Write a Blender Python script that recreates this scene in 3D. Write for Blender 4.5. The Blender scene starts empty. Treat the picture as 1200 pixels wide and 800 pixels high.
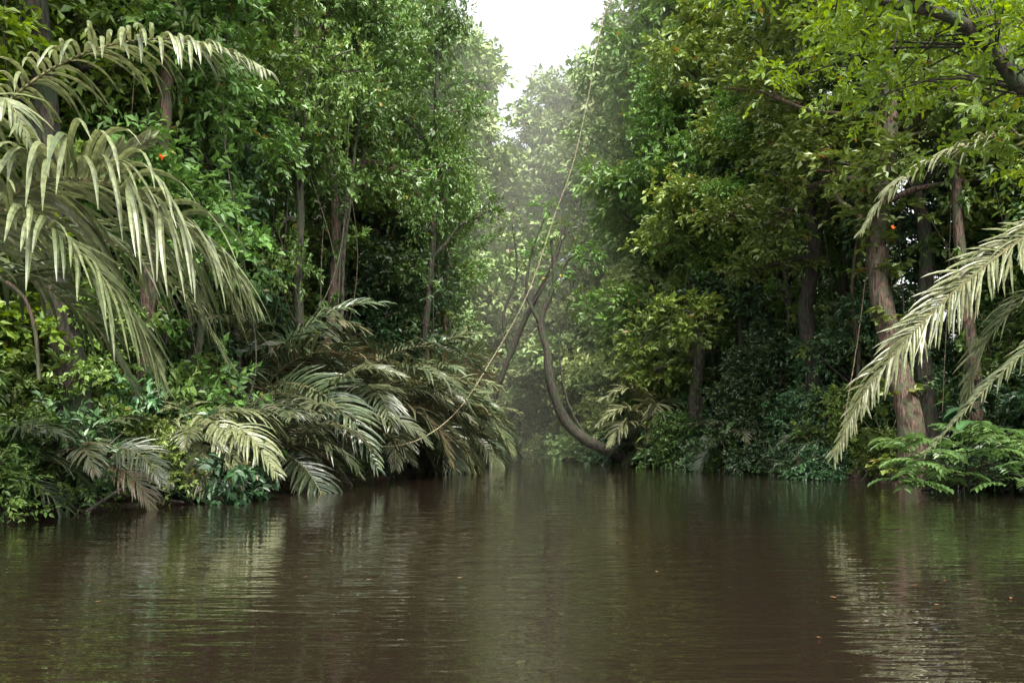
import bpy, math, random, time
import numpy as np
from mathutils import Vector
random.seed(11); rng=np.random.default_rng(11)
T0=time.time()
CAMH=1.6
scene=bpy.context.scene

def at(px,py,d):
    """image pixel coordinates and an assumed depth -> world metres"""
    return np.array([(px-600)/1000*d, d, CAMH-(py-515)/1000*d])
def nrm(a):
    a=np.asarray(a,float); return a/(np.linalg.norm(a,axis=-1,keepdims=True)+1e-9)

# ------------------------------------------------------------ materials
def newmat(name):
    m=bpy.data.materials.new(name); m.use_nodes=True
    nt=m.node_tree; nt.nodes.clear(); return m,nt,nt.nodes,nt.links
def leaf_mat(name,c0,c1,c2=None,trans=0.35,rough=0.42,spec=0.5,spots=False):
    m,nt,N,Lk=newmat(name)
    out=N.new('ShaderNodeOutputMaterial'); at_=N.new('ShaderNodeAttribute'); at_.attribute_name='lv'
    r=N.new('ShaderNodeValToRGB'); r.color_ramp.elements[0].color=(*c0,1); r.color_ramp.elements[1].color=(*c1,1)
    r.color_ramp.elements[0].position=0.1; r.color_ramp.elements[1].position=0.85
    if c2: e=r.color_ramp.elements.new(0.985); e.color=(*c2,1)
    Lk.new(at_.outputs['Fac'],r.inputs[0])
    oi=N.new('ShaderNodeObjectInfo')
    hs=N.new('ShaderNodeHueSaturation'); Lk.new(r.outputs[0],hs.inputs['Color'])
    mr=N.new('ShaderNodeMapRange'); mr.inputs[3].default_value=0.65; mr.inputs[4].default_value=1.4
    Lk.new(oi.outputs['Random'],mr.inputs[0]); Lk.new(mr.outputs[0],hs.inputs['Value'])
    m2=N.new('ShaderNodeMath'); m2.operation='MULTIPLY'; m2.inputs[1].default_value=7.31
    m3=N.new('ShaderNodeMath'); m3.operation='FRACT'; Lk.new(oi.outputs['Random'],m2.inputs[0]); Lk.new(m2.outputs[0],m3.inputs[0])
    mr2=N.new('ShaderNodeMapRange'); mr2.inputs[3].default_value=0.46; mr2.inputs[4].default_value=0.508
    Lk.new(m3.outputs[0],mr2.inputs[0]); Lk.new(mr2.outputs[0],hs.inputs['Hue'])
    col=hs.outputs[0]
    if spots:
        g=N.new('ShaderNodeNewGeometry'); nz=N.new('ShaderNodeTexNoise'); nz.inputs['Scale'].default_value=9; nz.inputs['Detail'].default_value=4
        Lk.new(g.outputs['Position'],nz.inputs['Vector'])
        rr=N.new('ShaderNodeValToRGB'); rr.color_ramp.elements[0].position=0.42; rr.color_ramp.elements[1].position=0.66
        Lk.new(nz.outputs[0],rr.inputs[0])
        mx=N.new('ShaderNodeMix'); mx.data_type='RGBA'; mx.inputs[7].default_value=(0.055,0.055,0.03,1)
        ml=N.new('ShaderNodeMath'); ml.operation='MULTIPLY'; ml.inputs[1].default_value=0.7; Lk.new(rr.outputs[0],ml.inputs[0])
        Lk.new(ml.outputs[0],mx.inputs[0]); Lk.new(col,mx.inputs[6]); col=mx.outputs[2]
    p=N.new('ShaderNodeBsdfPrincipled'); p.inputs['Roughness'].default_value=rough
    p.inputs['Specular IOR Level'].default_value=spec
    Lk.new(col,p.inputs['Base Color'])
    if trans<=0: Lk.new(p.outputs[0],out.inputs[0]); return m
    t=N.new('ShaderNodeBsdfTranslucent'); 
    h2=N.new('ShaderNodeHueSaturation'); h2.inputs['Hue'].default_value=0.48; h2.inputs['Saturation'].default_value=1.15; h2.inputs['Value'].default_value=1.7
    Lk.new(col,h2.inputs['Color']); Lk.new(h2.outputs[0],t.inputs[0])
    ms=N.new('ShaderNodeMixShader'); ms.inputs[0].default_value=trans
    Lk.new(p.outputs[0],ms.inputs[1]); Lk.new(t.outputs[0],ms.inputs[2]); Lk.new(ms.outputs[0],out.inputs[0])
    return m
def bark_mat(name,c0,c1,c2,scale=3.0):
    m,nt,N,Lk=newmat(name)
    out=N.new('ShaderNodeOutputMaterial'); g=N.new('ShaderNodeNewGeometry')
    mp=N.new('ShaderNodeMapping'); mp.inputs['Scale'].default_value=(1,1,0.25); Lk.new(g.outputs['Position'],mp.inputs[0])
    n1=N.new('ShaderNodeTexNoise'); n1.inputs['Scale'].default_value=scale*4; n1.inputs['Detail'].default_value=6; Lk.new(mp.outputs[0],n1.inputs[0])
    n2=N.new('ShaderNodeTexNoise'); n2.inputs['Scale'].default_value=scale*0.8; n2.inputs['Detail'].default_value=5; Lk.new(g.outputs['Position'],n2.inputs[0])
    r=N.new('ShaderNodeValToRGB'); r.color_ramp.elements[0].color=(*c0,1); r.color_ramp.elements[1].color=(*c1,1)
    r.color_ramp.elements[0].position=0.38; r.color_ramp.elements[1].position=0.62; Lk.new(n1.outputs[0],r.inputs[0])
    r2=N.new('ShaderNodeValToRGB'); r2.color_ramp.elements[0].position=0.46; r2.color_ramp.elements[1].position=0.6; Lk.new(n2.outputs[0],r2.inputs[0])
    mx=N.new('ShaderNodeMix'); mx.data_type='RGBA'; mx.inputs[7].default_value=(*c2,1); Lk.new(r2.outputs[0],mx.inputs[0]); Lk.new(r.outputs[0],mx.inputs[6])
    b=N.new('ShaderNodeBump'); b.inputs['Strength'].default_value=1.0; b.inputs['Distance'].default_value=0.12; Lk.new(n1.outputs[0],b.inputs['Height'])
    p=N.new('ShaderNodeBsdfPrincipled'); p.inputs['Roughness'].default_value=0.85; Lk.new(mx.outputs[2],p.inputs['Base Color']); Lk.new(b.outputs[0],p.inputs['Normal'])
    Lk.new(p.outputs[0],out.inputs[0]); return m

M_dark=leaf_mat('leaf_dark',(0.016,0.05,0.02),(0.065,0.15,0.048),(0.16,0.14,0.04),0.0,0.4,0.6)
M_mid=leaf_mat('leaf_mid',(0.04,0.095,0.02),(0.125,0.225,0.045),(0.24,0.17,0.04),0.15)
M_bright=leaf_mat('leaf_bright',(0.08,0.175,0.02),(0.2,0.33,0.045),(0.25,0.2,0.03),0.35)
M_farhaze=leaf_mat('leaf_far_hazed',(0.11,0.19,0.055),(0.26,0.36,0.13),(0.32,0.25,0.13),0.0,0.5)  # distance haze and brightness painted into the far leaves' paler colour
M_palm=leaf_mat('palm_leaf',(0.045,0.075,0.032),(0.145,0.175,0.08),None,0.2,0.36,0.6,True)
M_palmd=leaf_mat('palm_leaf_deep',(0.028,0.055,0.025),(0.11,0.145,0.065),(0.2,0.16,0.08),0.1,0.36,0.6)
M_bush=leaf_mat('bush_leaf',(0.06,0.16,0.05),(0.13,0.28,0.09),None,0.3,0.4)
M_orange=leaf_mat('flower_petal',(0.75,0.3,0.02),(0.8,0.4,0.03),None,0.3)
M_bark=bark_mat('bark_grey',(0.022,0.018,0.014),(0.125,0.10,0.077),(0.06,0.075,0.035))
M_barkr=bark_mat('bark_red',(0.03,0.018,0.012),(0.17,0.11,0.08),(0.08,0.085,0.045))
M_barkd=bark_mat('bark_dark',(0.015,0.012,0.009),(0.07,0.052,0.038),(0.03,0.045,0.018))
M_vine=bark_mat('vine_bark',(0.15,0.125,0.075),(0.3,0.25,0.15),(0.19,0.19,0.10))
M_rachis=bark_mat('frond_rib',(0.10,0.09,0.04),(0.22,0.19,0.09),(0.12,0.13,0.06))

# ------------------------------------------------------------ mesh builder
class MB:
    def __init__(s): s.v=[];s.q=[];s.m=[];s.l=[];s.n=0
    def add(s,v,q,mat,lv):
        v=np.asarray(v,float).reshape(-1,3); q=np.asarray(q,int).reshape(-1,4)
        s.v.append(v); s.q.append(q+s.n); s.m.append(np.full(len(q),mat)); s.l.append(np.broadcast_to(lv,(len(v),)).astype(float)); s.n+=len(v)
    def mesh(s,name,mats,smooth=(0,)):
        v=np.concatenate(s.v);q=np.concatenate(s.q);m=np.concatenate(s.m);l=np.concatenate(s.l)
        me=bpy.data.meshes.new(name)
        me.vertices.add(len(v)); me.vertices.foreach_set('co',v.astype(np.float32).ravel())
        me.loops.add(len(q)*4); me.loops.foreach_set('vertex_index',q.astype(np.int32).ravel())
        me.polygons.add(len(q)); me.polygons.foreach_set('loop_start',np.arange(0,len(q)*4,4,dtype=np.int32))
        me.polygons.foreach_set('material_index',m.astype(np.int32))
        me.polygons.foreach_set('use_smooth',np.isin(m,smooth))
        a=me.attributes.new('lv','FLOAT','POINT'); a.data.foreach_set('value',l.astype(np.float32))
        for x in mats: me.materials.append(x)
        me.update(calc_edges=True); return me
def obj(name,me,loc=(0,0,0),rz=0,sc=(1,1,1),parent=None,tilt=(0,0)):
    o=bpy.data.objects.new(name,me); o.location=loc; o.rotation_euler=(tilt[0],tilt[1],rz)
    o.scale=sc if hasattr(sc,'__len__') else (sc,sc,sc)
    scene.collection.objects.link(o)
    if parent: o.parent=parent
    return o

def leaves(mb,c,d,n,L,W,lv,mat,fold=0.18,droop=0.12,simple=False):
    d=nrm(d); s=nrm(np.cross(d,n)); n=nrm(np.cross(s,d)); L=L[:,None];W=W[:,None]
    b=c; tip=c+d*L-n*droop*L
    if simple:
        r1=c+d*L*.45+s*W*.55+n*W*fold; l1=c+d*L*.45-s*W*.55+n*W*fold
        v=np.stack([b,r1,tip,l1],1).reshape(-1,3); k=np.arange(len(c))[:,None]*4
        mb.add(v,k+np.array([0,1,2,3]),mat,np.repeat(lv,4)); return
    r1=c+d*L*.28+s*W*.46+n*W*fold; r2=c+d*L*.66+s*W*.4+n*(W*fold-droop*L*.35)
    l1=c+d*L*.28-s*W*.46+n*W*fold; l2=c+d*L*.66-s*W*.4+n*(W*fold-droop*L*.35)
    v=np.stack([b,r1,r2,tip,l2,l1],1).reshape(-1,3)
    k=np.arange(len(c))[:,None]*6
    q=np.concatenate([k+np.array([0,1,2,3]),k+np.array([0,3,4,5])])
    mb.add(v,q,mat,np.repeat(lv,6))
def smooth_path(P,n):
    P=np.asarray(P,float); m=len(P)
    if m==2: t=np.linspace(0,1,n)[:,None]; return P[0]*(1-t)+P[1]*t
    Q=np.vstack([2*P[0]-P[1],P,2*P[-1]-P[-2]]); out=[]
    for u in np.linspace(0,m-1-1e-6,n):
        i=int(u);t=u-i;a,b,c,d=Q[i:i+4]
        out.append(0.5*((2*b)+(-a+c)*t+(2*a-5*b+4*c-d)*t*t+(-a+3*b-3*c+d)*t**3))
    return np.array(out)
def tube(mb,P,R,seg=7,mat=0,rough=0.0):
    P=np.asarray(P,float); R=np.broadcast_to(R,(len(P),)); T=nrm(np.gradient(P,axis=0))
    u=np.cross(T[0],[0.13,0.97,0.2]); u=u/np.linalg.norm(u); V=[]
    a=np.linspace(0,2*np.pi,seg,endpoint=False)
    for i in range(len(P)):
        u=u-T[i]*np.dot(u,T[i]); u/=np.linalg.norm(u)+1e-9; w=np.cross(T[i],u)
        rr=R[i]*(1+rough*rng.normal(size=seg)*.5) if rough else R[i]*np.ones(seg)
        V.append(P[i]+np.outer(np.cos(a)*rr,u)+np.outer(np.sin(a)*rr,w))
    V=np.concatenate(V); q=[]
    for i in range(len(P)-1):
        for j in range(seg):
            k=(j+1)%seg; q.append((i*seg+j,i*seg+k,(i+1)*seg+k,(i+1)*seg+j))
    mb.add(V,q,mat,0.5)
def sprays(mb,C,r,K,m,L,W,mat,TL=0.6,flat=0.6,droop=0.2,hang=0.0,bias=0.0,simple=False):
    """K leafy twigs of m leaves radiating from every clump centre"""
    C=np.asarray(C,float); nC=len(C); r=np.broadcast_to(r,(nC,))
    cen=np.repeat(C,K,0); rr=np.repeat(r,K); ct=np.repeat(rng.random(nC),K)
    td=nrm(rng.normal(size=(nC*K,3))*[1,1,flat]+[0,0,0.2-hang])
    st=cen+td*(rr*rng.uniform(.15,.9,nC*K))[:,None]*[1,1,flat+.15]
    tl=TL*rng.uniform(.6,1.3,nC*K); up=nrm(np.array([0,0,1.])+rng.normal(size=td.shape)*.4)
    sd=nrm(np.cross(td,up)); tr=rng.random(nC*K)
    j=np.arange(m); s=(j+.5)/m; sg=np.where(j%2==0,1.,-1.)
    pos=st[:,None]+td[:,None]*(s[None,:,None]*tl[:,None,None])-np.array([0,0,1.])*(s**2*droop)[None,:,None]*tl[:,None,None]
    ld=td[:,None]*.7+sd[:,None]*(sg*(1-.5*s))[None,:,None]+np.array([0,0,-.12-droop*.4])+rng.normal(size=pos.shape)*.38
    ln=up[:,None]+rng.normal(size=pos.shape)*.4
    pos=pos.reshape(-1,3);ld=ld.reshape(-1,3);ln=ln.reshape(-1,3);n=len(pos)
    k=rng.uniform(.65,1.25,n)
    relz=np.clip((np.repeat(st[:,2]-cen[:,2],m))/(np.repeat(rr,m)+.01),-1,1)*.5+.5
    lv=np.clip(.35*np.repeat(ct,m)+.25*np.repeat(tr,m)+.3*rng.random(n)+.15*relz+bias,0,0.97)
    lv[rng.random(n)<0.006]=1.0
    leaves(mb,pos,ld,ln,L*k,W*k,lv,mat,simple=simple)

def make_tree(seed,H,cb,CR,tr,nl,K,m,L,W,cr,mats,lean=0.06,sub=3,TL=.55,lian=0,simple=True,epi=0,flatc=.6):
    global rng; rng=np.random.default_rng(seed); mb=MB()
    n=10; z=np.linspace(-.4,H*.93,n); w=np.cumsum(rng.normal(size=(n,2))*H*lean*.35,0); w-=w[0]
    P=smooth_path(np.c_[w,z],22); t=np.linspace(0,1,22); R=tr*(1-.75*t)+tr*.9*np.exp(-t*26)
    tube(mb,P,R,10,0,.12)
    C=[];az=rng.random()*6
    for i in range(nl):
        u=cb+(0.97-cb)*((i+.5)/nl)**.9; k=u*21; p=P[int(k)]; az+=2.4+rng.normal()*.3
        f=(u-cb)/(1-cb); ln=CR*(.55+.9*math.sin(math.pi*min(1,f*.8+.22)))*rng.uniform(.5,1.15)*.75
        el=rng.uniform(.1,.6)+f*.5; d=np.array([math.cos(az)*math.cos(el),math.sin(az)*math.cos(el),math.sin(el)])
        q=[p]; 
        for j in range(4):
            d=nrm(d+rng.normal(size=3)*.25+[0,0,-.06]); q.append(q[-1]+d*ln/4)
        q=smooth_path(q,9); r0=max(.03,tr*.38*(1-.6*f)); tube(mb,q,np.linspace(r0,r0*.25,9),5)
        C.append(q[-1])
        if rng.random()<.8: C.append(q[5]+rng.normal(size=3)*.3)
        for s in range(sub):
            a=q[rng.integers(3,8)]; d2=nrm(d+rng.normal(size=3)*[.9,.9,.6]); e=a+d2*ln*rng.uniform(.25,.5)
            tube(mb,smooth_path([a,(a+e)/2+rng.normal(size=3)*.12,e],5),np.linspace(r0*.4,r0*.12,5),4); C.append(e)
            if rng.random()<.5: C.append(a*.4+e*.6+rng.normal(size=3)*.5)
    C.append(P[-1]); C=np.array(C)
    sprays(mb,C,cr*rng.uniform(.6,1.3,len(C)),K,m,L,W,1,TL=TL,simple=simple,flat=flatc)
    if epi:
        E=[P[rng.integers(1,12)]*1.0+rng.normal(size=3)*[.3,.3,.8] for _ in range(epi)]
        sprays(mb,np.array(E),.5,12,6,L*1.1,W*1.3,1,TL=.35,simple=simple)
    for i in range(lian):
        a=rng.integers(8,16); a2=P[a]; b2=P[rng.integers(2,6)]+np.r_[rng.normal(size=2)*1.6,0]
        mid=(a2+b2)/2+np.r_[rng.normal(size=2)*1.2,-1.5]
        tube(mb,smooth_path([a2,mid,b2],12),rng.uniform(.015,.035),4)
    return mb.mesh('tree_mesh',mats)

def make_shrub(seed,H,S,ns,K,m,L,W,cr,mats,TL=.4,hang=.15):
    global rng; rng=np.random.default_rng(seed); mb=MB();C=[]
    for i in range(ns):
        az=rng.random()*6.28; o=rng.uniform(.2,1)*S; h=H*rng.uniform(.35,1)*(1-.35*o/S)
        e=np.array([math.cos(az)*o,math.sin(az)*o,h]); q=smooth_path([[rng.normal()*.15,rng.normal()*.15,-.2],e*[.35,.35,.7],e],7)
        tube(mb,q,np.linspace(.03,.01,7),4); C+= [q[6],q[4]+rng.normal(size=3)*.15]
        C.append(e*[1.05,1.05,rng.uniform(.15,.6)])
    C=np.array(C); sprays(mb,C,cr*rng.uniform(.7,1.3,len(C)),K,m,L,W,1,TL=TL,hang=hang,flat=.75)
    return mb.mesh('shrub_mesh',mats)

def frond(mb,ctrl,LL,n,LW,mat=1,rmat=2,r0=.035,start=.14,droop=.16,roll=0.,ref=None,seg=5,lvb=.5,jit=.09,ang=(.35,1.0),tipk=.4):
    P=smooth_path(ctrl,n+1); T=nrm(np.gradient(P,axis=0)); tube(mb,P,np.linspace(r0,r0*.2,n+1),5,rmat)
    wp=np.interp(np.linspace(0,1,seg+1),[0,.15,.5,.8,1],[.6,.95,1,.7,.08])
    ref=np.array([0,0,1.]) if ref is None else np.array(ref,float)
    for i in range(int(n*start),n+1):
        t=(i/n-start)/(1-start); prof=(.62+.38*math.sin(math.pi*min(1,t*1.25)))*(1 if t<.7 else 1-(1-tipk)*(t-.7)/.3)
        S0=nrm(np.cross(T[i],ref)); N0=nrm(np.cross(S0,T[i]))
        S=S0*math.cos(roll)+N0*math.sin(roll); Nn=nrm(np.cross(S,T[i]))
        for sg in (1,-1):
            if rng.random()<.04: continue
            A=ang[0]+(ang[1]-ang[0])*t+rng.normal()*jit
            d=nrm(S*sg*math.cos(A)+T[i]*math.sin(A)+Nn*(.22+rng.normal()*jit)); L=LL*prof*rng.uniform(.8,1.1)
            p=P[i].copy(); V=[]; g=droop*rng.uniform(.6,1.45)
            w0=T[i]-d*np.dot(T[i],d); w0=nrm(w0+1e-4); lw=LW*(.75+.25*prof)
            for k in range(seg+1):
                w=nrm(w0-d*np.dot(w0,d)); nn=np.cross(d,w); 
                if nn[2]<0: nn=-nn
                h=lw*wp[k]*.5
                V+= [p+w*h-nn*h*.3,p+nn*h*.15,p-w*h-nn*h*.3]
                p=p+d*L/seg; d=nrm(d+np.array([0,0,-1])*g+rng.normal(size=3)*.035)
            q=[]
            for k in range(seg):
                a=k*3; q+=[(a,a+1,a+4,a+3),(a+1,a+2,a+5,a+4)]
            mb.add(V,q,mat,min(.97,max(0,lvb+rng.normal()*.22)))
def arch(o,az,el,L,curl,n=7,side=0.):
    P=[np.array(o,float)]; e=el
    for i in range(n-1):
        d=np.array([math.cos(az)*math.cos(e),math.sin(az)*math.cos(e),math.sin(e)]); P.append(P[-1]+d*L/(n-1)); e-=curl/(n-1); az+=side/(n-1)
    return P
def make_palm(seed,th,nf,FL,LL,mats,LW=.09,n=44,low=.1):
    global rng; rng=np.random.default_rng(seed); mb=MB()
    tube(mb,smooth_path([[0,0,-.4],[.05,0,th*.5],[.1,.05,th]],8),np.linspace(.16,.12,8),8,0,.15)
    for i in range(nf):
        az=i*2.4+rng.normal()*.2; f=i/nf; el=1.3-f*(1.3-low)+rng.normal()*.08
        frond(mb,arch([.1,.05,th],az,el,FL*rng.uniform(.8,1.1),1.3+rng.uniform(0,.9),side=rng.normal()*.3),LL,n,LW,droop=.17+.1*rng.random(),lvb=rng.uniform(.2,.95),roll=rng.normal()*.25,seg=4,ang=(.45,1.05))
    return mb.mesh('palm_mesh',mats)
def make_broad(seed,nf,H,L,W,mats):
    """clump of big paddle leaves on long stalks"""
    global rng; rng=np.random.default_rng(seed); mb=MB()
    for i in range(nf):
        az=rng.random()*6.28; h=H*rng.uniform(.35,1); o=rng.uniform(.2,.7)*H*.6
        e=np.array([math.cos(az)*o,math.sin(az)*o,h]); tube(mb,smooth_path([[0,0,-.1],e*[.3,.3,.6],e],6),.015,4)
        l=L*rng.uniform(.6,1.1); w=W*rng.uniform(.8,1.1); d=nrm([math.cos(az),math.sin(az),rng.uniform(-.1,.7)]); s=nrm(np.cross(d,[0,0,1.])); V=[];p=e
        wp=[.1,.75,1,.95,.7,.3,.02]
        for k in range(7):
            nn=np.cross(s,d); V+=[p+s*w*.5*wp[k]+nn*.05*wp[k],p,p-s*w*.5*wp[k]+nn*.05*wp[k]]; p=p+d*l/6; d=nrm(d+[0,0,-.2])
        q=[]
        for k in range(6): a=k*3; q+=[(a,a+1,a+4,a+3),(a+1,a+2,a+5,a+4)]
        mb.add(V,q,1,rng.random()*.9)
    return mb.mesh('broadleaf_mesh',mats)

# ------------------------------------------------------------ terrain + river
LE=np.array([(-60,-14),(0,-13),(12,-11.2),(16.8,-10),(21,-8.7),(26.7,-7.2),(36,-5.5),(45.7,-3.9),(58,-2.8),(70,-3),(76,-6),(80,-14),(86,-34),(92,-40),(140,-40)],float)
RE=np.array([(-60,15),(0,14),(14,15.5),(22,16.6),(26.7,16),(31,14.4),(35.5,12.8),(46,9.6),(57,6.8),(66,4.4),(74,3.2),(80,.5),(86,-8),(92,-39.9),(140,-39.9)],float)
def xl(y): return np.interp(y,LE[:,0],LE[:,1])+.35*np.sin(y*.9)+.2*np.sin(y*2.3+1)
def xr(y): return np.interp(y,RE[:,0],RE[:,1])+.4*np.sin(y*.8+2)+.2*np.sin(y*2.1)
def ground(x,y):
    d=np.maximum(xl(y)-x,x-xr(y)); o=np.maximum(d,0)
    h=np.where(d<0,np.maximum(-1.6,d*.7),.42*(1-np.exp(-o/.45))+np.minimum(o*.035,1.6))
    return h-.06+np.where(d>0,.1*np.sin(x*1.7+y)*np.sin(y*1.3)+.05*np.sin(x*4.1)*np.sin(y*3.7),0)
gx=np.concatenate([[-500,-300,-180,-110],np.arange(-70,70.1,.5),[110,180,300,500]])
gy=np.concatenate([[-500,-250,-120],np.arange(-60,140.1,.5),[180,240,340,600]])
X,Y=np.meshgrid(gx,gy); Z=ground(X,Y)
mb=MB(); nx=len(gx); ny=len(gy); I,J=np.meshgrid(np.arange(nx-1),np.arange(ny-1)); k=(J*nx+I).ravel()
mb.add(np.c_[X.ravel(),Y.ravel(),Z.ravel()],np.c_[k,k+1,k+1+nx,k+nx],0,.5)
M_ground=bark_mat('forest_soil',(0.018,0.012,0.007),(0.075,0.045,0.025),(0.03,0.035,0.012),1.2)
obj('ground',mb.mesh('ground',[M_ground]))

m,nt,N,Lk=newmat('river_water')
out=N.new('ShaderNodeOutputMaterial'); g=N.new('ShaderNodeNewGeometry')
def nz(sc,scale,det,rot=0):
    mp=N.new('ShaderNodeMapping'); mp.inputs['Scale'].default_value=sc; mp.inputs['Rotation'].default_value=(0,0,rot); Lk.new(g.outputs['Position'],mp.inputs[0])
    t=N.new('ShaderNodeTexNoise'); t.inputs['Scale'].default_value=scale; t.inputs['Detail'].default_value=det; Lk.new(mp.outputs[0],t.inputs[0]); return t
a=nz((.42,1.9,1),3.4,1.5,.06); b_=nz((.3,1.5,1),1.2,1,-.1); c=nz((1,1,1),.15,2)
ad=N.new('ShaderNodeMath'); ad.operation='MULTIPLY_ADD'; ad.inputs[1].default_value=1.6; Lk.new(b_.outputs[0],ad.inputs[0]); Lk.new(a.outputs[0],ad.inputs[2])
bp=N.new('ShaderNodeBump'); bp.inputs['Distance'].default_value=.015
mr=N.new('ShaderNodeMapRange'); mr.inputs[1].default_value=.38; mr.inputs[2].default_value=.62; mr.inputs[3].default_value=.4; mr.inputs[4].default_value=1.0; Lk.new(c.outputs[0],mr.inputs[0]); Lk.new(mr.outputs[0],bp.inputs['Strength'])
Lk.new(ad.outputs[0],bp.inputs['Height'])
p=N.new('ShaderNodeBsdfPrincipled'); p.inputs['Base Color'].default_value=(0.0135,0.0092,0.006,1); p.inputs['Roughness'].default_value=.0; p.inputs['IOR'].default_value=1.95
Lk.new(bp.outputs[0],p.inputs['Normal']); Lk.new(p.outputs[0],out.inputs[0])
mb=MB(); mb.add([(-450,-480,0),(450,-480,0),(450,560,0),(-450,560,0)],[(0,1,2,3)],0,.5); obj('river_water',mb.mesh('water',[m]))

# ------------------------------------------------------------ plant library
tallA=[make_tree(s,25,.26,5.2,.36,26,18,7,.32,.16,1.15,[M_bark,M_mid],lian=2) for s in (1,2)]
tallD=[make_tree(s,24,.2,5.0,.34,27,18,7,.30,.15,1.1,[M_barkd,mt],lian=2) for s,mt in ((3,M_dark),(4,M_dark))]
heroT=[make_tree(s,25,.42,5.0,.40,18,18,7,.28,.14,1.15,[mt,M_mid],lian=4,lean=.035,epi=5) for s,mt in ((5,M_barkd),(6,M_barkr),(7,M_bark))]
slim=[make_tree(s,22,.5,2.8,.13,11,14,7,.26,.13,.9,[mt,M_mid],lian=1,lean=.045,epi=2) for s,mt in ((50,M_bark),(51,M_barkr))]
midB=[make_tree(s,13,.15,3.4,.14,22,17,7,.24,.115,.85,[M_bark,mt],TL=.45) for s,mt in ((8,M_mid),(9,M_dark),(10,M_bright))]
lowC=[make_tree(s,6.5,.06,2.4,.07,20,15,7,.21,.10,.65,[M_barkd,mt],TL=.4) for s,mt in ((12,M_dark),(13,M_mid),(14,M_dark))]
farE=[make_tree(s,34,.12,6.5,.4,34,16,7,.5,.25,1.6,[M_bark,M_farhaze],TL=.9) for s in (15,16,17)]
farM=[make_tree(s,13,.06,3.8,.14,22,15,7,.34,.17,1.0,[M_bark,M_farhaze],TL=.55) for s in (18,19)]
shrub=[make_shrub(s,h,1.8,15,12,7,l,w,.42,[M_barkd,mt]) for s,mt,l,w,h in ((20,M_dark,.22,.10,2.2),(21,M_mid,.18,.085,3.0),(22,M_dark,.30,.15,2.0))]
farS=make_shrub(23,2.6,1.8,15,11,7,.26,.13,.45,[M_barkd,M_farhaze])
palms=[make_palm(s,th,14,fl,1.4,[M_bark,mt,M_rachis]) for s,th,fl,mt in ((30,1.6,4.8,M_palm),(31,1.0,4.4,M_palmd),(32,2.4,5.2,M_palmd))]
broad=[make_broad(s,16,2.0,1.0,.34,[M_rachis,mt]) for s,mt in ((40,M_dark),(41,M_mid))]
print('lib',time.time()-T0)

heroes=[(85,21,.42,0),(152,23,.26,1),(398,36,.34,1),(345,33,.2,2),(490,42,.2,0),(950,39,.46,0),(985,41,.25,0),(1060,31,.5,1),(1090,32,.34,0),(1140,30,.16,1),(825,50,.32,2),(868,48,.22,2),(232,28,.12,2),(430,44,.2,1)]
slims=[(255,29),(300,31),(318,38),(372,40),(415,37),(455,45),(512,48),(535,53),(200,26),(760,56),(905,44),(1010,36),(1160,33)]
def clear(x,y,hw):
    px=600+1000*x/y
    for h in heroes:
        w=(hw/y)*1000*.6
        if y<h[1]+1 and abs(px-h[0])<w: return False
    return True
random.seed(5)
def R(a,b): return random.uniform(a,b)
for i,(px,d,r,k) in enumerate(heroes):
    x=(px-600)/1000*d; s=max(r/.40,.6)
    obj('rainforest_tree',heroT[k],(x,d,float(ground(x,d))-.1),R(0,6.28),(s,s,R(.95,1.15)),tilt=(R(-.03,.03),R(-.05,.05)))
def put(name,me,x,y,s0,s1,sz=None,tilt=0.08):
    s=R(s0,s1); obj(name,me,(x,y,float(ground(x,y))-.08),R(0,6.28),(s,s,s*(sz or R(.9,1.15))),tilt=(R(-tilt,tilt),R(-tilt,tilt)))
for side in (-1,1):
    E=(lambda y:xl(y)) if side<0 else (lambda y:xr(y))
    y=8.
    while y<76:
        palmy=side<0 and 24<y<56
        S_=shrub if y<60 else [farS]
        if not palmy or R(0,1)<.5: put('riverside_shrub',random.choice(S_),E(y)+side*(R(.0,.9)+(.8 if palmy else 0)),y,.5,.8 if palmy else 1.15)
        if R(0,1)<.4: put('riverside_shrub',random.choice(S_),E(y)+side*R(1.8,3.4),y+R(-.5,.5),1.0,1.6)
        if R(0,1)<.3 and not palmy: put('broadleaf_plant',random.choice(broad),E(y)+side*R(.4,2),y,.8,1.4)
        y+=R(.95,1.35)*(1+y*.013)
    y=9.
    while y<60:
        palmy=side<0 and 24<y<56
        x=E(y)+side*(R(1.5,4.5)+(1.8 if palmy else 0))
        if clear(x,y,1.6) or R(0,1)<.2: put('understory_tree',random.choice(lowC),x,y,.6,1.1,tilt=.15)
        y+=R(1.5,2.5)
    y=12.
    while y<56:
        x=E(y)+side*R(3.5,8)
        if clear(x,y,2.6) or R(0,1)<.1: put('understory_tree',random.choice(midB[:2] if side>0 else midB),x,y,.75,1.25)
        y+=R(2.4,3.8)
    y=16.
    while y<58:
        x=E(y)+side*R(6,13)
        if clear(x,y,3): put('rainforest_tree',random.choice(tallA+tallD[:1] if side<0 else tallD+tallA[:1]),x,y,.8,1.2)
        y+=R(4.,6.)
    y=20.
    while y<85:
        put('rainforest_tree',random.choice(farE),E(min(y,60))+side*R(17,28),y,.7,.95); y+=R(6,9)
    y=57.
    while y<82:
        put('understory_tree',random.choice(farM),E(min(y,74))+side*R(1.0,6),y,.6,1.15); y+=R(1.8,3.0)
for i,(px,d) in enumerate(slims):
    x=(px-600)/1000*d; s=R(.8,1.2); obj('slender_tree',slim[i%2],(x,d,float(ground(x,d))-.1),R(0,6.28),(s,s,R(.9,1.2)),tilt=(R(-.05,.05),R(-.08,.08)))
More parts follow.
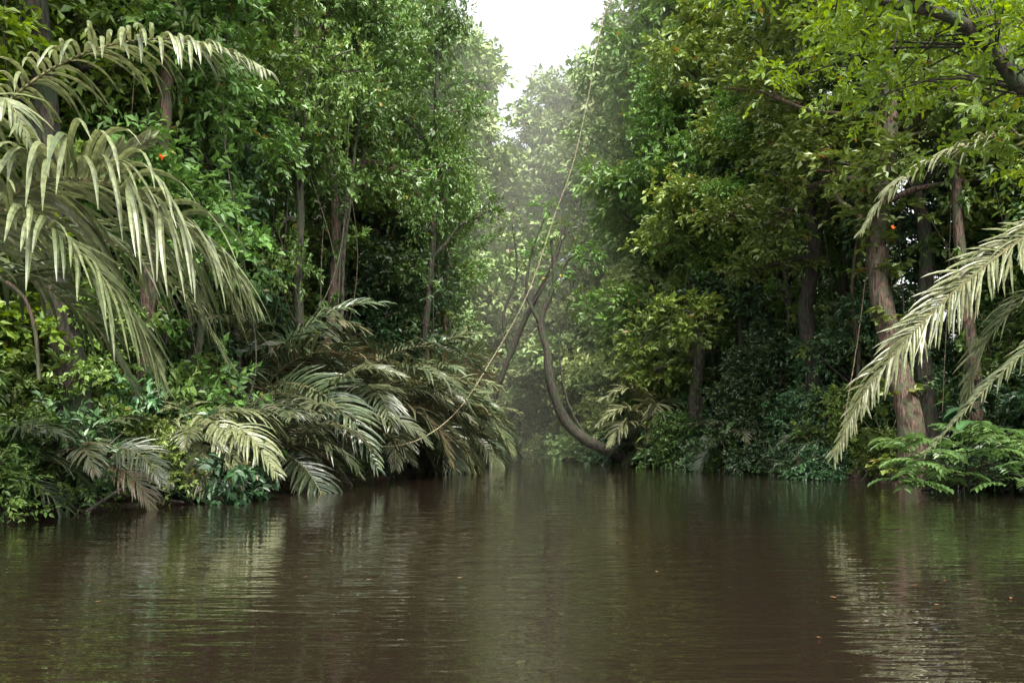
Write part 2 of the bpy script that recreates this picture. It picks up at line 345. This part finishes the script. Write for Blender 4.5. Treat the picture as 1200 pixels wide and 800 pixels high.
for k,x,y,s in ((0,11.5,57,1.4),(1,-10.5,58,1.38),(1,15,60,1.4),(0,-14,56,1.35),(0,11.5,50,1.15)):
    obj('rainforest_tree',tallA[k],(x,y,float(ground(x,y))),R(0,6.28),(s,s,s))
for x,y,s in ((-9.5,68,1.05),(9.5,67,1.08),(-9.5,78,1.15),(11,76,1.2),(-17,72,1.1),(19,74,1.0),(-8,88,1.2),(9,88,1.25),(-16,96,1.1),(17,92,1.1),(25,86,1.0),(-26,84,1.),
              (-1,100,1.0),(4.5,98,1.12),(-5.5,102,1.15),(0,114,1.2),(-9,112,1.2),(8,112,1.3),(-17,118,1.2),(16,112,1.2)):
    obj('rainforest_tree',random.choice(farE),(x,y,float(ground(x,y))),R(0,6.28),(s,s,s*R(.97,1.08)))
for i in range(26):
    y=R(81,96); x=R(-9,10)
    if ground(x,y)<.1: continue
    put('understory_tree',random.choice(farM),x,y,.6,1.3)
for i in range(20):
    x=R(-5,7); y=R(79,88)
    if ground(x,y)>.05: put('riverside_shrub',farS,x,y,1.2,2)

# ------------------------------------------------------------ palms along the left bank and a few on the right
for k,d,off,s in ((0,45,.2,1.15),(2,41,.5,1.2),(0,37,.2,1.15),(2,34,.8,1.2),(0,30.5,.5,.95),(1,27,.5,.95),(0,51,.3,1.0),(1,57,.4,.85),(2,47.5,2.2,1.4),(0,39,1.8,1.4),(0,43,1.5,1.25),(1,20,.9,.6),(1,17.5,1.2,.6),(0,23,.8,.55),(2,32,2.5,1.2)):
    x=float(xl(d))-off; obj('raffia_palm',palms[k],(x,d,float(ground(x,d))),R(0,6.28),(s,s,s),tilt=(0,.14))
for k,d,off,s in ((1,43,.8,.7),(1,53,.6,.8),(1,37,1.0,.6)):
    x=float(xr(d))+off; obj('raffia_palm',palms[k],(x,d,float(ground(x,d))),R(0,6.28),(s,s,s),tilt=(0,-.12))

# great palm on the near left bank
rng=np.random.default_rng(77); mb=MB()
cr=np.array([-9.3,13.2,3.2])
tube(mb,smooth_path([[-10.6,13.4,.2],[-10.0,13.3,1.6],cr],9),np.linspace(.22,.17,9),10,0,.12)
frond(mb,[cr,at(-20,262,13.1),at(40,216,13),at(110,212,12.8),at(175,238,12.6),at(235,282,12.4),at(292,345,12.3)],2.9,90,.09,droop=.21,lvb=.8,seg=9,r0=.045,ang=(.35,1.05),roll=.35,tipk=.25,jit=.12)
frond(mb,[cr,at(-50,200,13.6),at(20,110,13.8),at(100,62,13.6),at(180,46,13.4),at(255,56,13.2),at(312,82,13.0)],1.2,74,.075,droop=.33,lvb=.95,seg=6,r0=.035,ang=(.3,.95),jit=.12)
frond(mb,[cr,at(-40,270,14),at(10,250,14.4),at(70,228,15),at(130,190,15.4),at(175,162,15.6)],1.0,40,.12,droop=.08,lvb=.9,ang=(.6,1.2),roll=.6)
frond(mb,[cr,at(-30,260,12.4),at(30,255,12),at(95,300,11.8),at(150,370,11.7),at(185,440,11.7)],1.9,60,.09,droop=.22,lvb=.65,seg=7,ang=(.4,1.0),roll=.3,jit=.12)
frond(mb,[cr,at(-60,190,12.6),at(-30,120,12.4),at(10,120,12.2),at(35,170,12.1)],.9,30,.09,droop=.3,lvb=.7)
frond(mb,[cr,at(-10,300,14.5),at(60,270,15.4),at(140,290,16.2),at(215,345,16.8),at(265,420,17)],1.9,54,.11,droop=.22,lvb=.45,ang=(.3,.9))
frond(mb,[cr,at(-30,330,13.5),at(40,330,14.2),at(110,380,14.8),at(160,460,15)],1.5,44,.10,droop=.22,lvb=.3,ang=(.3,.9))
frond(mb,[cr,cr+[-1,-.5,1.6],cr+[-2.2,-1,2],cr+[-3.5,-1.5,1]],1.4,30,.11,droop=.25)
frond(mb,[cr,cr+[-.3,1.5,2],cr+[-.6,3.2,2.8],cr+[-.8,5,2]],1.4,30,.11,droop=.25)
tube(mb,smooth_path([at(8,330,12.6),at(30,350,12.5),at(42,390,12.5),at(46,445,12.5)],7),.03,5,0)
obj('raffia_palm',mb.mesh('great_palm',[M_barkr,M_palm,M_rachis]))

# low fronds dipping to the water, left bank
rng=np.random.default_rng(78); mb=MB()
b=at(225,520,23.5)
for pts in ([b,at(262,498,23),at(295,512,22.5),at(324,555,22.1)],[b,at(240,490,22.9),at(265,510,22.3),at(280,565,22)],[b,at(200,495,22.5),at(160,500,22),at(120,535,21.5)],[b,at(215,480,23.5),at(190,475,24),at(150,500,24.5)],[b,at(260,485,23.5),at(300,485,24),at(340,515,24.5)],[b,at(232,500,22.8),at(238,525,22),at(232,575,21.6)]):
    frond(mb,pts,1.25,40,.09,droop=.28,lvb=.95,seg=5,r0=.02,start=.2,jit=.12)
tube(mb,[b-[.3,0,1.2],b],.08,6,0)
obj('dwarf_palm',mb.mesh('dwarf_palm',[M_bark,M_palm,M_rachis]))

# great palm on the right bank whose fronds hang to the river
rng=np.random.default_rng(79); mb=MB(); cr=at(1330,250,22.5)
g0=float(ground(cr[0],cr[1])); tube(mb,smooth_path([[cr[0]+.5,cr[1],g0-.2],[cr[0]+.4,cr[1],3],cr],9),np.linspace(.3,.2,9),10,0,.1)
frond(mb,[cr,at(1255,250,22.5),at(1190,285,22.3),at(1120,340,22.1),at(1060,400,22),at(1010,465,21.9),at(978,530,21.8)],1.4,120,.07,droop=.13,lvb=.95,seg=6,r0=.06,start=.12,ang=(.85,1.2),tipk=.5,ref=(.3,-.6,.6),jit=.15)
frond(mb,[cr,at(1270,190,22.8),at(1190,158,22.8),at(1110,178,22.6),at(1050,215,22.5),at(1010,270,22.4)],1.3,74,.085,droop=.24,lvb=.95,seg=6,r0=.05,ang=(.7,1.1),jit=.13)
frond(mb,[cr,at(1260,330,23),at(1200,350,23.4),at(1150,410,23.6),at(1128,480,23.6)],1.4,50,.09,droop=.2,lvb=.4,seg=5,r0=.04,ang=(.7,1.1))
frond(mb,[cr,at(1260,360,21.5),at(1215,400,21.2),at(1160,450,21),at(1085,530,20.8)],.9,50,.08,droop=.2,lvb=.45,seg=5,r0=.04,ang=(.7,1.))
frond(mb,[cr,cr+[1,0,2],cr+[3,-.5,3],cr+[5,-1,2]],1.3,34,.11,droop=.25)
frond(mb,[cr,cr+[.2,1.5,2],cr+[.4,3.6,2.8],cr+[.6,5.4,1.6]],1.3,34,.11,droop=.25)
obj('raffia_palm',mb.mesh('great_palm_b',[M_bark,M_palm,M_rachis]))

# pale palm at the far right bank
rng=np.random.default_rng(80); mb=MB(); b=at(765,505,51)
tube(mb,[b-[-.8,-.5,2.2],b],.15,7,0)
for pts in ([b,at(757,470,50.5),at(735,455,50),at(705,468,49.6)],[b,at(750,485,50),at(728,478,49.5),at(700,498,49)],[b,at(765,480,50),at(770,475,49.5),at(762,515,49)],[b,at(742,495,50),at(728,498,49.5),at(715,520,49)],[b,at(785,475,51),at(800,480,51),at(812,505,51)]):
    frond(mb,pts,1.6,32,.14,droop=.25,lvb=.97,r0=.04,seg=4,jit=.14)
obj('raffia_palm',mb.mesh('pale_palm',[M_bark,M_palm,M_rachis]))

# ------------------------------------------------------------ leaning trees over the channel
rng=np.random.default_rng(81); mb=MB()
q=smooth_path([at(752,550,55),at(722,532,53.5),at(690,517,53),at(662,492,52.5),at(646,450,52),at(641,410,52),at(634,375,52),at(650,330,52),at(646,280,52)],30)
tube(mb,q,np.interp(np.linspace(0,1,30),[0,.3,.6,1],[.42,.34,.24,.1]),9,0,.16)
q2=smooth_path([at(636,385,52),at(618,345,52),at(622,300,52),at(640,250,52)],12); tube(mb,q2,np.linspace(.14,.05,12),6,0,.1)
q3=smooth_path([at(650,330,52),at(670,300,52),at(690,305,51),at(700,300,51)],8); tube(mb,q3,np.linspace(.1,.04,8),5)
q4=smooth_path([at(690,517,53),at(665,470,53),at(655,400,53),at(668,350,53)],10); tube(mb,q4,np.linspace(.1,.04,10),5)
C=np.array([q[-1],q2[-1],q2[8],q3[-1],q3[5],q[-4],q4[-1]])+rng.normal(size=(7,3))*.4
sprays(mb,C,.9,16,7,.26,.12,1)
obj('leaning_tree',mb.mesh('leaning_tree',[M_barkd,M_mid]))
mb=MB()
q=smooth_path([at(548,545,57),at(570,490,56),at(596,420,55),at(622,360,55),at(648,310,54),at(662,265,54)],24); tube(mb,q,np.linspace(.26,.1,24),8,0,.16)
q2=smooth_path([at(598,420,55),at(590,370,55),at(606,320,55),at(600,260,55)],12); tube(mb,q2,np.linspace(.13,.05,12),6)
q3=smooth_path([at(575,480,56),at(560,440,56),at(548,380,55)],10); tube(mb,q3,np.linspace(.12,.06,10),6)
C=np.array([q[-1],q[20],q2[-1],q2[8],q3[-1],q3[7]])+rng.normal(size=(6,3))*.5
sprays(mb,C,1.2,18,7,.26,.12,1); obj('leaning_tree',mb.mesh('leaning_tree_b',[M_barkd,M_mid]))

# lianas
mb=MB()
tube(mb,smooth_path([at(730,-60,40),at(705,30,38.5),at(690,110,38),at(672,190,37.5),at(650,252,37),at(618,345,36),at(572,428,35),at(535,482,33),at(490,515,31),at(440,522,30),at(395,505,29)],64),.022,5,0)
obj('hanging_liana',mb.mesh('liana',[M_vine]))
mb=MB()
tube(mb,smooth_path([at(270,-20,24),at(262,150,24),at(285,300,24.3),at(300,430,24.5),at(270,515,24.5)],30),.02,5,0)
tube(mb,smooth_path([at(1000,60,38),at(1022,230,37),at(1000,380,36.5),at(1040,500,36)],20),.04,5,0)
tube(mb,smooth_path([at(345,120,33),at(320,260,33),at(350,380,33),at(398,300,34),at(410,120,35)],24),.025,5,0)
tube(mb,smooth_path([at(880,60,43),at(905,300,42),at(935,360,41),at(950,200,40)],24),.03,5,0)
tube(mb,smooth_path([at(540,300,50),at(575,395,50),at(640,330,50),at(700,180,50)],24),.025,5,0)
obj('hanging_liana',mb.mesh('lianas',[M_bark]))

# ------------------------------------------------------------ overhanging tree, upper right
rng=np.random.default_rng(82); mb=MB()
g0=float(ground(16.8,14)); tube(mb,smooth_path([[16.8,14,g0-.3],[16.2,14,3],[15.2,14,6],[14.2,14.2,10],[14,14.4,15]],16),np.linspace(.42,.2,16),10,0,.1)
br=[at(1690,260,14),at(1400,190,13.8),at(1260,130,13.6),at(1195,100,13.5),at(1160,55,13.5),at(1110,18,13.5),at(1030,0,13.6),at(960,-40,14)]
q=smooth_path(br,36); tube(mb,q,np.linspace(.16,.06,36),8,0,.12)
C=[]
for i in range(8,36,1):
    for s in range(2):
        e=q[i]+rng.normal(size=3)*[.5,1.3,.25]+[rng.uniform(-.7,.3),0,rng.uniform(-.75,.9)]
        tube(mb,smooth_path([q[i],(q[i]+e)/2+[0,0,.12],e],5),np.linspace(.02,.008,5),4); C.append(e)
for i in range(46):
    C.append(at(rng.uniform(850,1230),rng.uniform(-60,120),rng.uniform(14,19)))
C=np.array(C); sprays(mb,C,.42,9,8,.17,.075,1,TL=.45,flat=.5,hang=.1)
for e in C[-46:]:
    a_=q[rng.integers(10,36)]; tube(mb,smooth_path([a_,(a_+e)/2+[0,0,.3],e],6),np.linspace(.025,.008,6),4)
obj('overhanging_tree',mb.mesh('overhanging_tree',[M_barkd,M_bright]))

# compound leaf bush on the right bank
rng=np.random.default_rng(83); mb=MB(); base=at(1120,578,25); base[2]=.2
for i in range(120):
    e=at(rng.uniform(1035,1215),0,rng.uniform(23,26)); e[2]=base[2]+rng.uniform(.1,2.0)*(1-.25*abs((e[0]-base[0])/2.4))
    if i%3==0: tube(mb,smooth_path([base+rng.normal(size=3)*[.6,.3,.1],(base+e)/2+[0,0,.4],e],6),.015,4,0)
    az=rng.random()*6.28; P=np.array(arch(e,az,.35,.75,1.1,7)); tube(mb,P,.008,3,0)
    T=nrm(np.gradient(P,axis=0)); S=nrm(np.cross(T,[0,0,1.]))
    c=np.concatenate([P,P]); d=np.concatenate([T*.5+S,T*.5-S])+[0,0,-.15]; n=np.tile([0,0,1.],(14,1))+rng.normal(size=(14,3))*.15
    leaves(mb,c,d,n,np.full(14,.30),np.full(14,.12),np.full(14,rng.random()*.9),1)
obj('compound_leaf_bush',mb.mesh('bush',[M_barkd,M_bush]))

# orange blossoms
for px,py,d in ((1047,268,29),(190,184,20)):
    rng=np.random.default_rng(int(px)); mb=MB(); n=6
    d_=nrm(rng.normal(size=(n,3))+[0,0,.3]); c=np.tile(at(px,py,d),(n,1))
    leaves(mb,c,d_,rng.normal(size=(n,3)),np.full(n,.12*d/24),np.full(n,.06),rng.random(n),0)
    obj('orange_flower',mb.mesh('flower',[M_orange]))

# bank roots and driftwood
rng=np.random.default_rng(84); mb=MB()
for i in range(190):
    sd=-1 if rng.random()<.5 else 1; y=rng.uniform(14,60); e=(xl(y) if sd<0 else xr(y)); a0=np.array([e+sd*rng.uniform(.2,1.1),y,.5]); b0=np.array([e-sd*rng.uniform(-.1,.7),y+rng.normal()*.9,-.15])
    tube(mb,smooth_path([a0,(a0+b0)/2+[0,rng.normal()*.2,.18],b0],7),np.linspace(.05,.015,7)*rng.uniform(.4,1.2),5)
for a0,b0 in (((60,585,18.5),(215,588,21)),((100,600,18),(180,560,20)),((1080,575,26),(1190,560,26))):
    tube(mb,smooth_path([at(*a0),(at(*a0)+at(*b0))/2+[0,0,.12],at(*b0)],8),.035,6)
obj('bank_roots',mb.mesh('roots',[M_barkd]))
n=320; y=rng.uniform(5,55,n)**1.0; x=np.array([rng.uniform(xl(t)+.2,xr(t)-.2) for t in y]); mb=MB()
leaves(mb,np.c_[x,y,np.full(n,.012)],np.c_[rng.normal(size=(n,2)),np.zeros(n)],np.tile([0,0,1.],(n,1)),rng.uniform(.03,.08,n),rng.uniform(.02,.04,n),rng.random(n),0,fold=.1,droop=0)
obj('floating_leaves',mb.mesh('float',[leaf_mat('fallen_leaf',(0.1,0.05,0.02),(0.25,0.19,0.07),(0.4,0.2,0.03),.1)]))

# humid haze standing in the far reach of the river
m,nt,N,Lk=newmat('haze'); out=N.new('ShaderNodeOutputMaterial'); v=N.new('ShaderNodeVolumeScatter')
v.inputs['Color'].default_value=(.97,1,.84,1); v.inputs['Density'].default_value=.0045; v.inputs['Anisotropy'].default_value=0.1; Lk.new(v.outputs[0],out.inputs['Volume'])
mb=MB(); x0,x1,y0,y1,z0,z1=-45,45,50,150,.03,44
mb.add([(x0,y0,z0),(x1,y0,z0),(x1,y1,z0),(x0,y1,z0),(x0,y0,z1),(x1,y0,z1),(x1,y1,z1),(x0,y1,z1)],[(3,2,1,0),(4,5,6,7),(0,1,5,4),(1,2,6,5),(2,3,7,6),(3,0,4,7)],0,0)
obj('river_mist',mb.mesh('mist',[m],smooth=()))

# ------------------------------------------------------------ light, sky, camera
az=math.radians(168); el=math.radians(58)
sd=Vector((math.sin(az)*math.cos(el),math.cos(az)*math.cos(el),math.sin(el)))
L=bpy.data.lights.new('sun','SUN'); L.energy=5.0; L.angle=math.radians(10); L.color=(1,.95,.82)
so=bpy.data.objects.new('sun',L); so.rotation_euler=(-sd).to_track_quat('-Z','Y').to_euler(); so.location=(0,0,60); scene.collection.objects.link(so)
w=bpy.data.worlds.new('World'); scene.world=w; w.use_nodes=True; N=w.node_tree.nodes; Lk=w.node_tree.links; N.clear()
o=N.new('ShaderNodeOutputWorld'); b=N.new('ShaderNodeBackground'); s=N.new('ShaderNodeTexSky'); s.sky_type='NISHITA'; s.sun_disc=False; s.sun_elevation=el; s.sun_rotation=az
s.dust_density=6; s.air_density=1.2; hs=N.new('ShaderNodeHueSaturation'); hs.inputs['Saturation'].default_value=.2; hs.inputs['Value'].default_value=3.3
Lk.new(s.outputs[0],hs.inputs['Color']); Lk.new(hs.outputs[0],b.inputs[0]); b.inputs[1].default_value=.15; Lk.new(b.outputs[0],o.inputs[0])
c=bpy.data.cameras.new('camera'); c.lens=30; c.sensor_width=36; c.shift_y=.096; c.clip_end=2000; c.clip_start=.1
co=bpy.data.objects.new('camera',c); co.location=(0,0,CAMH); co.rotation_euler=(math.pi/2,0,0); scene.collection.objects.link(co); scene.camera=co
scene.view_settings.view_transform='Standard'; scene.view_settings.look='None'; scene.view_settings.exposure=0
print('done',time.time()-T0,len(bpy.data.objects))
